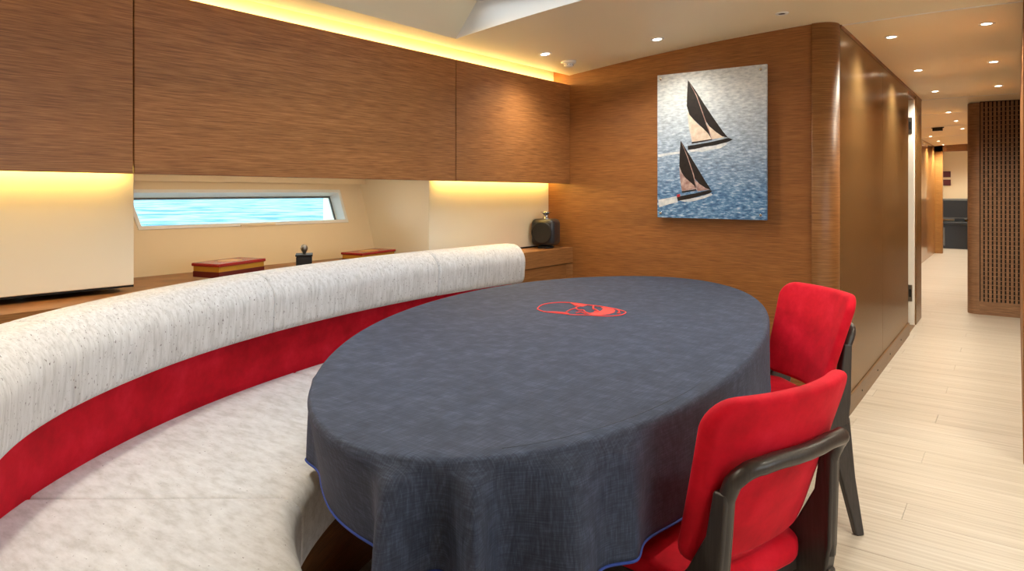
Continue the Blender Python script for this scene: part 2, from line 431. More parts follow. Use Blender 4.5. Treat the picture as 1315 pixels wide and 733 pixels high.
# inclined hull panel with the window opening
wq = [at_hull(*p) for p in ((163, 247), (434, 246.5), (444, 283), (180, 292))]   # TL TR BR BL
def hp(y, z, off=0.0):
    return Vector((hull_x(z)-off+KX*(y-3.8), y, z+KZ*(y-3.8)))
oq = [hp(RY0-.2, 1.31), hp(RY1+.02, 1.31), hp(RY1+.02, 0.72), hp(RY0-.2, 0.72)]
nrm = Vector((-0.943, 0, -0.332))
def ring(name, outer, inner, d0, d1, mat, parent):
    """slab between two quads from depth d0 to d1 along the outward normal"""
    vs = [p+nrm*d0 for p in outer]+[p+nrm*d0 for p in inner]+[p+nrm*d1 for p in outer]+[p+nrm*d1 for p in inner]
    fs = []
    for i in range(4):
        j = (i+1) % 4
        fs += [[i, j, 4+j, 4+i], [8+i, 12+i, 12+j, 8+j], [i, 8+i, 8+j, j], [4+i, 4+j, 12+j, 12+i]]
    return mk(name, vs, fs, mat, parent)
ring('hull_panel', oq, wq, 0, 0.02, 'hull_cream', wrec)
def off_quad(q, d):
    c = sum(q, Vector())/4; out = []
    n = nrm.normalized()
    for i in range(4):
        a = (q[i]-q[i-1]).normalized(); b_ = (q[(i+1) % 4]-q[i]).normalized()
        na_, nb_ = a.cross(n), b_.cross(n)
        if na_.dot(q[i]-c) < 0: na_, nb_ = -na_, -nb_
        bis = (na_+nb_).normalized(); out.append(q[i]+bis*(d/max(0.3, bis.dot(na_))))
    return out
wi = empty('window_1', (wq[2]+wq[3])/2); props(wi, kind='structure')
ring('frame', off_quad(wq, 0.012), off_quad(wq, -0.004), -0.006, 0.02, 'white', wi)
ring('reveal', off_quad(wq, 0.03), off_quad(wq, 0.0), 0.02, 0.075, 'white', wi)
ring('gasket', off_quad(wq, 0.03), off_quad(wq, -0.008), 0.075, 0.083, 'grey_panel', wi)
pv = [p+nrm*0.078 for p in off_quad(wq, 0.02)]+[p+nrm*0.084 for p in off_quad(wq, 0.02)]
mk('pane', pv, [[0, 1, 2, 3], [7, 6, 5, 4]]+[[i, (i+1) % 4, 4+(i+1) % 4, 4+i] for i in range(4)], 'glass', wi)
# small latch lip under the window
a_, b2 = at_hull(308, 290), at_hull(352, 288)
mk('latch_lip', [a_+Vector((0, 0, .006)), b2+Vector((0, 0, .006)), b2-Vector((0, 0, .002)), a_-Vector((0, 0, .002))]+[p+Vector((.012, 0, 0)) for p in (a_+Vector((0, 0, .006)), b2+Vector((0, 0, .006)), b2-Vector((0, 0, .002)), a_-Vector((0, 0, .002)))],
   [[0, 1, 2, 3], [7, 6, 5, 4]]+[[i, (i+1) % 4, 4+(i+1) % 4, 4+i] for i in range(4)], 'hull_cream', wi)
# outer hull skin around the recess, open where the window is
box('hull_shell', -3.6, -3.45, -3.0, wq[0].y-.3, -0.1, 2.2, 'cream', wl)
box('hull_shell', -3.6, -3.45, wq[1].y+.3, 3.95, -0.1, 2.2, 'cream', wl)
box('hull_shell', -3.6, -3.45, wq[0].y-.3, wq[1].y+.3, 1.33, 2.2, 'cream', wl)
box('hull_shell', -3.6, -3.45, wq[0].y-.3, wq[1].y+.3, -0.1, 0.66, 'cream', wl)

# ---- bulkhead with the picture
wf = box('wall_far', -3.45, -0.85, WY, WY+0.1, 0, 2.165, 'bulkhead'); props(wf, kind='structure')
# rounded corner post
R_ = 0.108; pc = (-0.855, WY-.014+R_)
pts = [(pc[0]-.004, WY+.05), (pc[0]-.004, pc[1]-R_)]+[(pc[0]+R_*math.sin(PI/2*k/14), pc[1]-R_*math.cos(PI/2*k/14)) for k in range(15)]+[(pc[0]+R_, 3.91), (pc[0]-.004, 3.91)]
tr = prism('trim_1', pts, 0, ceil_z(-.8)+.012, 'post', smooth=False); props(tr, kind='structure')
for p in tr.data.polygons:
    if len(p.vertices) == 4: p.use_smooth = True
# ---- passage wall (satin bronze veneer) with baseboard and door
DY0, DY1 = 6.70, 7.18
wc = empty('wall_passage', (WX, 5.3, 0)); props(wc, kind='structure')
for a, b_ in ((3.905, 5.32), (5.324, DY0)):
    box('veneer_panel', WX-.1, WX, a, b_, 0, 2.165, 'bronze', wc)
box('lintel', WX-.1, WX-.004, DY0, DY1+.02, 2.055, 2.165, 'dark_wood', wc)
box('jamb', WX-.1, WX+.004, DY1+.055, 7.66, 0, 2.165, 'bronze', wc, bev=.004)
box('cornice_strip', WX-.01, WX+.006, 3.92, 7.66, ceil_z(WX)-.016, ceil_z(WX)+.02, 'dark_wood', wc)
bb_ = empty('baseboard_passage', (WX, 5.3, 0)); props(bb_, kind='structure')
box('board', WX, WX+.010, 3.92, DY0, 0, 0.105, 'base_bronze', bb_, bev=.002)
for px, py in ((1084, 522), (1107, 492), (1127, 468), (1143, 448), (1157, 432)):
    v = ray(px, py); d = (WX+.01)/v.x
    lathe('screw', [(0.006, -.001), (0.006, .002), (0.003, .003)], 'shadow_gap', (WX+.010, v.y*d, 0.055), bb_, 10, 'x')
d1 = empty('door_1', (WX-.05, DY1, 0)); props(d1, kind='structure')
box('door_leaf', WX-.72, WX-.006, DY1, DY1+.05, 0.005, 2.06, 'white', d1, bev=.003)
for z0 in (0.22, 1.745):
    pl_ = box('latch_plate', WX-.055, WX-.022, DY1-.004, DY1, z0, z0+.15, 'steel', d1, bev=.001)
    box('latch_slot', WX-.048, WX-.029, DY1-.006, DY1-.0035, z0+.04, z0+.11, 'black', pl_)
box('threshold', WX-.1, WX+.0, DY0, DY1, 0.0, 0.006, 'base_bronze', wc)
# cabin behind the door opening
box('wall_cabin', -1.9, -1.85, 3.9, 8.0, 0, 2.165, 'cream')['kind'] = 'structure'
# ---- corridor beyond
wk = empty('wall_corridor', (-1.29, 11, 0)); props(wk, kind='structure')
box('return_panel', -1.39, WX-.1, 7.60, 7.66, 0, 2.165, 'gold_wood', wk)
for a, b_ in ((7.66, 9.6), (9.604, 11.7), (11.704, 13.9), (13.904, 15.6)):
    box('veneer_panel', -1.39, -1.29, a, b_, 0, 2.165, 'gold_wood', wk)
box('end_post', -1.30, -1.16, 15.6, 15.72, 0, 2.165, 'gold_wood', wk)
box('header_beam', -1.3, 0.2, 15.6, 15.72, 1.97, 2.165, 'dark_wood', wk)
we = box('wall_end', -1.9, 0.4, 17.6, 17.7, 0, 2.165, 'hull_cream'); props(we, kind='structure')
box('wall_end_side', -1.95, -1.9, 15.6, 17.7, 0, 2.165, 'hull_cream')['kind'] = 'structure'
# ---- slatted screen and starboard side
SY = 8.22
ws = empty('wall_slatted', (-0.1, SY, 0)); props(ws, kind='structure')
box('backing', -0.30, 0.9, SY+.022, SY+.1, 0, 2.165, 'shadow_gap', ws)
pts = [(-0.30, SY+.1)]+[(-0.30-.105*math.sin(PI/2*k/10), SY+.1-.105*math.cos(PI/2*k/10)) for k in range(11)]+[(-0.40, SY+.3), (-0.30, SY+.3)]
cp = prism('corner_post', pts, 0, 2.1, 'dark_wood', ws)
box('plinth_board', -0.30, 0.9, SY-.004, SY+.022, 0, 0.13, 'dark_wood', ws)
slat0 = None
for k in range(15):
    x = -0.292+k*0.0345
    if slat0 is None:
        slat0 = box('slat', x, x+.022, SY, SY+.022, 0.13, 2.1, 'dark_wood', ws)
    else:
        c_ = slat0.copy(); COL.objects.link(c_); c_.location.x += k*0.0345
for k in range(44):
    z = 0.16+k*0.0438
    if k == 0: rod = box('cross_batten', -0.292, 0.24, SY+.015, SY+.022, z, z+.007, 'dark_wood', ws)
    else:
        c_ = rod.copy(); COL.objects.link(c_); c_.location.z += k*0.0438
box('corridor_side', -0.40, -0.30, SY+.3, 17.6, 0, 2.165, 'gold_wood', ws)
sb = box('starboard_fill_strip', 2.58, 2.62, -2.9, 3.8, 1.90, 1.934, 'fill_starboard')  # out-of-view fill strip, added to brighten the ceiling evenly
props(sb, 'unseen warm fill strip added along the starboard hull to brighten the ceiling', 'light strip')
box('starboard_fill_shelf', 2.45, 2.72, -2.9, 3.8, 1.86, 1.90, 'bulkhead')['kind'] = 'structure'
wr = empty('wall_right', (1.0, 3.9, 0)); props(wr, kind='structure')
box('bulkhead_panel', 0.022, 2.8, 3.86, 3.96, 0, 2.165, 'bulkhead', wr)
box('passage_panel', 0.022, 0.12, 3.96, SY+.1, 0, 2.165, 'bulkhead', wr)
for a, b_, c_, d_ in ((-3.0, 3.9, 0, 1.02), (-3.0, 3.9, 1.68, 2.165), (-3.0, -0.75, 1.02, 1.68), (2.55, 3.9, 1.02, 1.68)):
    box('hull_panel', 2.72, 2.8, a, b_, c_, d_, 'cream', wr)
w2 = box('window_2', 2.76, 2.772, -0.75, 2.55, 1.02, 1.68, 'hatch_glass'); props(w2, kind='structure')
wb = box('wall_back', -3.45, 2.8, -3.1, -3.0, 0, 2.165, 'bulkhead'); props(wb, kind='structure')

# sea outside
sea = mk('sea', [(-900, -600, 0.25), (-3.7, -600, 0.25), (-3.7, 900, 0.25), (-900, 900, 0.25)], [[0, 1, 2, 3]], 'sea', origin=(-3.7, 0, 0.25))
props(sea, 'bright blue rippled sea seen through the narrow hull window', 'sea', kind='stuff')

# ================================================================== BUILT-IN FURNITURE
# ---- overhead cabinets
ZB, ZT = 1.276, 1.917
cabs = [(-0.45, 1.123, 'wide wooden overhead cabinet above the plain cream panel by the sofa end'),
        (1.127, 2.727, 'longest wooden overhead cabinet directly above the hull window'),
        (2.733, 3.799, 'short wooden overhead cabinet next to the picture bulkhead')]
for y0, y1, lab in cabs:
    t = empty('overhead_cabinet', S(-2.335, (y0+y1)/2, ZB)); props(t, lab, 'cabinet', 'overhead cabinets along the hull')
    box('body', -3.15, -2.358, y0+.001, y1-.001, ZB+.028, ZT-.004, 'cabinet', t, fnS)
    box('door', -2.356, -2.335, y0, y1, ZB, ZT, 'cabinet', t, fnS, 0.003)
# cove light above the cabinets and the wall behind it
box('trim_2', -2.475, -2.46, -0.45, 3.8, ZT-.006, 2.15, 'cream', None, fnS)['kind'] = 'structure'
led = box('cove_light', -2.455, -2.43, -0.45, 3.795, ZT-.005, ZT+.012, 'led_cove', None, fnS, 0.002)
props(led, 'glowing yellow cove light strip on top of the overhead cabinets', 'light strip')
for y0, y1, lab in ((-0.45, RY0-.03, 'glowing strip light under the overhead cabinet beside the sofa end'), (RY1+.03, 3.78, 'glowing strip light under the short overhead cabinet above the speaker')):
    l_ = box('cabinet_strip_light', -2.478, -2.455, y0, y1, ZB+.010, ZB+.0265, 'led', None, fnS)
    props(l_, lab, 'light strip')

l_ = box('recess_strip_light', -2.60, -2.575, RY0+.12, RY1-.14, ZB+.006, ZB+.018, 'led_soft', None, fnS)
props(l_, 'warm white strip light under the cabinet above the hull window recess', 'light strip')
# ---- sofa curve
FP = [(-1.0, .23), (-1.3, .32), (-1.596, .48), (-1.786, .623), (-2.0, .936), (-2.17, 1.315), (-2.275, 1.81), (-2.325, 2.29), (-2.315, 2.75), (-2.262, 3.2)]
FC = catmull([Vector((x, y, 0)) for x, y in FP], 24)
for _ in range(500):                     # even out the curvature
    FC = [FC[0]]+[FC[i]+(FC[i-1]+FC[i+1]-FC[i]*2)*.25 for i in range(1, len(FC)-1)]+[FC[-1]]
LEN = [0]
for i in range(1, len(FC)): LEN.append(LEN[-1]+(FC[i]-FC[i-1]).length)
def curve(s):
    s = min(max(s, 0), LEN[-1]-1e-6); i = 0
    while LEN[i+1] < s: i += 1
    t = (s-LEN[i])/(LEN[i+1]-LEN[i]); p = FC[i].lerp(FC[i+1], t)
    a = FC[max(i-6, 0)]; b_ = FC[min(i+7, len(FC)-1)]; tg = (b_-a).normalized()
    return p, Vector((-tg.y, tg.x, 0))          # outward (towards the hull)
def s_at_y(yy):
    for i in range(len(FC)):
        if FC[i].y >= yy: return LEN[i]
    return LEN[-1]
def sweep(name, sec, s0, s1, mat, parent, n=None, rnd=0.0):
    """closed section of (n, z) swept along the sofa curve; rnd rounds the ends"""
    n = n or max(6, int((s1-s0)/0.03))
    st = [s0+(s1-s0)*i/n for i in range(n+1)]; sh = [0.0]*(n+1)
    if rnd:
        st = [s0, s0+rnd*.3, s0+rnd]+[s for s in st if s0+rnd*1.2 < s < s1-rnd*1.2]+[s1-rnd, s1-rnd*.3, s1]
        sh = [0.0]*len(st)
        sh[0] = sh[-1] = rnd; sh[1] = sh[-2] = rnd*.3
    cn = sum(p[0] for p in sec)/len(sec); cz = sum(p[1] for p in sec)/len(sec)
    hn = (max(p[0] for p in sec)-min(p[0] for p in sec))/2; hz = (max(p[1] for p in sec)-min(p[1] for p in sec))/2
    vs, fs = [], []; k = len(sec)
    for s, q in zip(st, sh):
        p, o_ = curve(s)
        for a, z in sec:
            a2 = cn+(a-cn)*(1-q/hn); z2 = cz+(z-cz)*(1-q/hz)
            vs.append(p+o_*a2+Vector((0, 0, z2)))
    for i in range(len(st)-1):
        for j in range(k):
            fs.append([i*k+j, i*k+(j+1) % k, (i+1)*k+(j+1) % k, (i+1)*k+j])
    fs.append(list(range(k))[::-1]); fs.append([(len(st)-1)*k+j for j in range(k)])
    o = mk(name, vs, fs, mat, parent, smooth=True)
    return o
def rsec(pts, r, seg=5):
    """round the corners of a polygon; r a number or per-corner list"""
    out = []; n = len(pts)
    for i, p in enumerate(pts):
        p = Vector(p); a = Vector(pts[i-1]); b_ = Vector(pts[(i+1) % n]); rr = r[i] if isinstance(r, list) else r
        u = (a-p); v_ = (b_-p); d = min(rr, u.length*.45, v_.length*.45)
        A, B = p+u.normalized()*d, p+v_.normalized()*d
        for k in range(seg+1):
            t = k/seg; out.append(tuple((1-t)**2*A+2*t*(1-t)*p+t*t*B))
    return out
TOT = LEN[-1]
sA = s_at_y(0.70); sB = s_at_y(1.72); sC = s_at_y(2.58)
so = empty('curved_sofa', (-2.0, 1.8, 0)); props(so, 'long curved banquette with white flecked cushions and red suede backrest wrapping the table', 'sofa')
bol = rsec([(0.0, .705), (-0.012, .86), (0.045, .925), (0.175, .925), (0.185, .72)], [.03, .05, .06, .04, .03], 5)
for a, b_ in ((0.0, sA), (sA, s_at_y(1.50)), (s_at_y(1.50), s_at_y(2.5)), (s_at_y(2.5), TOT)):
    sweep('back_bolster', bol, a+.0008, b_-.0008, 'fleck_v', so, rnd=0.007 if b_ < TOT else 0.02)
sweep('red_backrest', rsec([(0.11, .44), (0.085, .74), (0.17, .74), (0.17, .44)], .012, 3), 0.01, TOT-.015, 'red', so, rnd=.01)
sc_ = rsec([(-0.54, .30), (-0.545, .49), (0.115, .502), (0.115, .30)], [.03, .055, .02, .02], 6)
for a, b_ in ((0.0, sA), (sA, sB), (sB, sC), (sC, TOT-.02)):
    sweep('seat_cushion', sc_, a+.0006, b_-.0006, 'fleck_h', so, rnd=.011)
sweep('plinth', [(-0.46, 0.0), (-0.46, .302), (0.165, .302), (0.165, 0.0)], 0.02, TOT-.03, 'plinth', so)
sweep('back_panel', [(0.171, 0.0), (0.171, .80), (0.178, .80), (0.178, 0.0)], 0.02, TOT-.03, 'plinth', so)

# ---- sideboard behind the sofa: cabinets + worktop; the front follows the sofa
def side_front(yy):
    base = S(-2.31, yy, 0).x
    if 0.75 < yy < 3.2:
        xs_ = []
        for k in range(0, 120):
            p, o_ = curve(TOT*k/119); q = p+o_*0.192
            if abs(q.y-yy) < 0.06: xs_.append(q.x)
        if xs_: base = min(base, min(xs_)-.002)
    return base
def side_poly(y0, y1, setb=0.0):
    n = max(2, int((y1-y0)/.04)); fr = [(side_front(y0+(y1-y0)*i/n)-setb, y0+(y1-y0)*i/n) for i in range(n+1)]
    return fr+[(S(-2.93, y1, 0).x, y1), (S(-2.93, y0, 0).x, y0)]
wt = prism('sideboard_worktop', side_poly(-0.45, 3.798), 0.768, 0.866, 'sideboard')
props(wt, 'long light brown wooden worktop running behind the curved sofa', 'worktop')
for y0, y1, lab in ((-0.45, 0.9, 'low wooden base cabinet under the worktop beyond the sofa end near the cream panel'), (0.902, 3.19, 'low wooden base cabinet hidden behind the curved sofa back'),
                    (3.192, 3.798, 'low wooden base cabinet under the speaker in the bulkhead corner')):
    t = empty('sideboard_cabinet', (-2.5, (y0+y1)/2, 0)); props(t, lab, 'cabinet', 'base cabinets under the worktop')
    prism('body', side_poly(y0, y1, .012), 0.0, 0.762, 'sideboard', t)
    if y0 > 3 or y0 < 0:
        fx = side_front
        vs = [Vector((fx(y_)-a, y_, z)) for y_ in (y0+.002, y1-.002) for a in (.012, 0) for z in (.02, .762)]
        mk('door', vs, [(0, 1, 3, 2), (4, 6, 7, 5), (0, 4, 5, 1), (2, 3, 7, 6), (0, 2, 6, 4), (1, 5, 7, 3)], 'sideboard', t)

# ================================================================== TABLE
TC = Vector((-1.27, 2.15, 0)); TA, TB, TZ = 1.31, 0.655, 0.77
EC = [1.0102, 0.0115, -0.0219, 0.0065, 0.0005, -0.0242, 0.0342]        # slightly uneven oval
ax = Vector((-0.2485, 0.9686, 0)); bx = Vector((0.9686, 0.2485, 0))      # long and short axis
def edge0(t):
    r = EC[0]+sum(EC[2*k-1]*math.cos(k*t)+EC[2*k]*math.sin(k*t) for k in (1, 2, 3))
    return TC+ax*(TA*r*math.cos(t))+bx*(TB*r*math.sin(t))
def edge(t, gr=0.0):
    p = edge0(t)
    if gr:
        tg = (edge0(t+.01)-edge0(t-.01)).normalized(); nn = Vector((tg.y, -tg.x, 0))
        if nn.dot(p-TC) < 0: nn = -nn
        p = p+nn*gr
    return p
tb = empty('dining_table', TC); props(tb, 'large oval dining table hidden under the dark cloth', 'table')
NT = 96
pts = [edge(2*PI*k/NT, -0.012) for k in range(NT)]
prism('tabletop', [(p.x, p.y) for p in pts], 0.725, TZ-.004, 'plinth', tb)
for sg in (-1, 1):
    c_ = TC+ax*(sg*0.62)
    if sg < 0:
        box('base_plate', -1.48, -0.98, 1.10, 1.54, 0.0, 0.10, 'ochre', tb, bev=.006)
    else:
        box('base_plate', c_.x-.3, c_.x+.16, c_.y-.2, c_.y+.25, 0.0, 0.10, 'ochre', tb, bev=.006)
    cc = Vector((-1.2, 1.32, 0)) if sg < 0 else c_
    box('pedestal', cc.x-.12, cc.x+.12, cc.y-.1, cc.y+.1, 0.09, 0.726, 'plinth', tb, bev=.01)
# ---- tablecloth
def sofa_in(p):
    """True when the point lies over the seat"""
    best = 9
    for k in range(0, 100):
        q, o_ = curve(TOT*k/99); d = (p-q).dot(o_)
        if (p-q).length < 0.9: best = min(best, abs(d) if abs((p-q).cross(o_).z) < .05 else 9)
    return best < 0.565
def bearing(t):                       # picture column of the rim point, used to seat the folds
    p = edge0(t); r = CS*p.x+SN*p.y; d = -SN*p.x+CS*p.y
    return CX+FPX*r/d
ridges = [(412, 6, .5), (512, 24, 1.0), (606, 22, 1.0), (722, 42, .8), (800, 26, .45)]
rt = []
for px, wd, am in ridges:
    best = min((abs(bearing(PI+k*.004)-px), PI+k*.004) for k in range(-420, 230))[1]
    sig = abs(wd/((bearing(best+.01)-bearing(best-.01))/.02))
    rt.append((best, sig, am))
def fold(t):
    return min(1.0, sum(am*math.exp(-abs((t-c)/sg)**1.7) for c, sg, am in rt))
def near_end(t):                      # 1 at the near short end (t = pi)
    return max(0.0, -math.cos(t))**2
def drop(t):
    L = 0.285+0.008*math.sin(5*t+1)-0.082*near_end(t-.12)
    p = edge(t, 0.03)
    return L
NC = 720
drops = []
for k in range(NC):
    t = 2*PI*k/NC; p = edge(t, 0.04); L = drop(t)
    if sofa_in(Vector((p.x, p.y, 0))): L = min(L, TZ-0.520)
    drops.append(L)
sm = []
for k in range(NC): sm.append(sum(drops[(k+j) % NC] for j in range(-8, 9))/17)
drops = [min(a, b_+.002) if a < .255 else b_ for a, b_ in zip(drops, sm)]
tcl = empty('tablecloth', (TC.x, TC.y, TZ)); props(tcl, 'dark navy linen tablecloth with blue hem and red emblem draped over oval table', 'tablecloth')
rings = [0.02, .2, .4, .6, .75, .88, .95, .98]
vs, fs = [], []
for r in rings:
    for k in range(NC):
        t = 2*PI*k/NC; p = edge(t, -0.012); q = TC+(p-TC)*r
        vs.append(Vector((q.x, q.y, TZ+.001)))
nr = len(rings)
# rounded edge, then the drop
prof = [(-0.006, 0.0), (0.0, .0015), (0.005, .006), (0.008, .014)]
for g, dz in prof:
    for k in range(NC):
        p = edge(2*PI*k/NC, g); vs.append(Vector((p.x, p.y, TZ+.001-dz)))
KD = 16; hem = []
for j in range(1, KD+1):
    f = j/KD
    for k in range(NC):
        t = 2*PI*k/NC; L = drops[k]; ne = near_end(t)
        fo = fold(t); wv = 0.5+0.5*math.sin(17*t+.5)
        g = 0.008-0.045*ne*f*(1-fo)+0.082*(f**0.42)*fo+0.010*f*wv*(1-ne)
        p = edge(t, g); z = TZ-.013-(L-.013)*f+0.006*f*fo
        vs.append(Vector((p.x, p.y, z)))
        if j == KD: hem.append(vs[-1])
tot = nr+len(prof)+KD
for j in range(tot-1):
    for k in range(NC):
        fs.append([j*NC+k, j*NC+(k+1) % NC, (j+1)*NC+(k+1) % NC, (j+1)*NC+k])
fs.append(list(range(NC))[::-1])
cl = mk('cloth', vs, fs, 'linen', tcl, smooth=True)
md = cl.modifiers.new('thick', 'SOLIDIFY'); md.thickness = 0.0022; md.offset = -1
tube('hem_trim', hem, 0.0032, 'blue_hem', tcl, 6, True)
# stitched seam along the near edge
st = [edge(PI-1.0+0.65*k/50, -0.03) for k in range(51)]
tube('stitch_seam', [Vector((p.x, p.y, TZ+.001)) for p in st], 0.0007, 'thread_dark', tcl, 5)
# red embroidered emblem, thin raised stitching on the cloth
em = empty('emblem', (0, 0, 0), parent=tcl); em['label'] = 'red embroidered round emblem'
def ep(x, y):                       # emblem sketch coordinates -> cloth
    q = at_z(680+x*140/1315, 375+y*40/376, TZ+.0022); return q
def estroke(pts, r=0.0022, closed=False):
    P = catmull([Vector((x, y, 0)) for x, y in pts], 8, closed)
    tube('stitching', [ep(p.x, p.y) for p in P], r, 'thread_red', em, 6, closed)
estroke([(98, 195), (150, 155), (260, 132), (420, 125), (560, 135), (680, 152), (800, 165), (920, 182), (1040, 205), (1140, 232), (1160, 250), (1110, 275), (1000, 288), (860, 288), (740, 280), (640, 276), (520, 274), (430, 262), (300, 250), (180, 236), (115, 215)], 0.0024, True)
estroke([(500, 130), (560, 165), (600, 170), (560, 190), (590, 215), (650, 220), (680, 245), (740, 262)], 0.003)
estroke([(440, 240), (490, 215), (550, 195)], 0.0025)
estroke([(215, 243), (300, 243), (400, 250), (470, 262)], 0.0035)
estroke([(770, 165), (770, 200), (800, 215), (830, 235), (780, 240)], 0.004)
estroke([(560, 250), (620, 240), (680, 262)], 0.0025)
estroke([(1050, 205), (1085, 235), (1060, 252), (1100, 250)], 0.0025)
patch = [(700, 255), (790, 240), (860, 225), (890, 200), (860, 182), (930, 180), (1000, 195), (1035, 220), (1020, 245), (960, 262), (860, 278), (760, 275)]
vs = [ep(x, y) for x, y in patch]+[ep(x, y)-Vector((0, 0, .002)) for x, y in patch]; n = len(patch)
mk('stitched_patch', vs, [list(range(n)), list(range(n, 2*n))[::-1]]+[[i, (i+1) % n, n+(i+1) % n, n+i] for i in range(n)], 'thread_red', em)
patch = [(520, 133), (600, 140), (700, 155), (640, 172), (600, 165), (570, 158)]
vs = [ep(x, y) for x, y in patch]+[ep(x, y)-Vector((0, 0, .002)) for x, y in patch]; n = len(patch)
mk('stitched_patch', vs, [list(range(n)), list(range(n, 2*n))[::-1]]+[[i, (i+1) % n, n+(i+1) % n, n+i] for i in range(n)], 'thread_red', em)

# ================================================================== CHAIRS
def rrect(w0, w1, z0, z1, r, n=7, inset=0.0):
    """rounded trapezoid outline (half width w0 at the bottom, w1 at the top)"""
    out = []
    cor = [(w0, z0, -PI/2), (w1, z1, 0), (-w1, z1, PI/2), (-w0, z0, PI)]
    rr = max(r-inset, 0.004)
    for cx_, cz_, a0 in cor:
        sx = 1 if cx_ > 0 else -1; sz = 1 if cz_ == z1 else -1
        ox, oz = cx_-sx*r, cz_-sz*r
        for k in range(n+1):
            a = a0+PI/2*k/n
            out.append((ox+rr*math.cos(a), oz+rr*math.sin(a)))
    # subdivide straight sides
    res = []
    m_ = len(out)
    for i in range(m_):
        a, b_ = out[i], out[(i+1) % m_]; res.append(a)
        d = math.hypot(b_[0]-a[0], b_[1]-a[1]); k = int(d/.03)
        for q in range(1, k+1): res.append((a[0]+(b_[0]-a[0])*q/(k+1), a[1]+(b_[1]-a[1])*q/(k+1)))
    return res
def pad(name, outline, thick, mapf, mat, parent, er=0.018, crown=0.006):
    """cushion from a 2D outline: concentric rings, rounded rim, mapped by mapf(u, v, t)"""
    n = len(outline); cu = sum(p[0] for p in outline)/n; cv = sum(p[1] for p in outline)/n
    R = max(math.hypot(p[0]-cu, p[1]-cv) for p in outline)
    seq = []
    h = thick/2
    for s in (0.04, .25, .5, .72, .88): seq.append((s, 0, h+crown*(1-s*s)))
    for k in range(0, 9):
        a = PI/2-PI*k/8; seq.append((1, er*(1-math.cos(a)), (h-er)*(1 if a > 1e-6 else -1 if a < -1e-6 else 0)+er*math.sin(a) if abs(a) > 1e-6 else 0))
    for s in (0.88, .72, .5, .25, 0.04): seq.append((s, 0, -h-crown*(1-s*s)))
    vs, fs = [], []
    for s, ins, t in seq:
        for u, v_ in outline:
            du, dv_ = u-cu, v_-cv; L = math.hypot(du, dv_)
            q = (1-ins/L) if s == 1 else s*(1-er/L)
            vs.append(mapf(cu+du*q, cv+dv_*q, t))
    m_ = len(seq)
    for j in range(m_-1):
        for i in range(n):
            fs.append([j*n+i, j*n+(i+1) % n, (j+1)*n+(i+1) % n, (j+1)*n+i])
    fs.append(list(range(n))[::-1]); fs.append([(m_-1)*n+i for i in range(n)])
    return mk(name, vs, fs, mat, parent, local=True, smooth=True)
def side_plate(name, prof, x, th, lean, mat, parent, bev=.006):
    """extruded (y, z) profile at x, leaning outwards with height below the seat"""
    n = len(prof)
    vs = [Vector((x+lean(z)-th/2, y_, z)) for y_, z in prof]+[Vector((x+lean(z)+th/2, y_, z)) for y_, z in prof]
    fs = [list(range(n)), list(range(n, 2*n))[::-1]]+[[i, (i+1) % n, n+(i+1) % n, n+i] for i in range(n)]
    o = mk(name, vs, fs, mat, parent, local=True)
    md = o.modifiers.new('bev', 'BEVEL'); md.width = bev; md.segments = 3; md.limit_method = 'ANGLE'
    return o
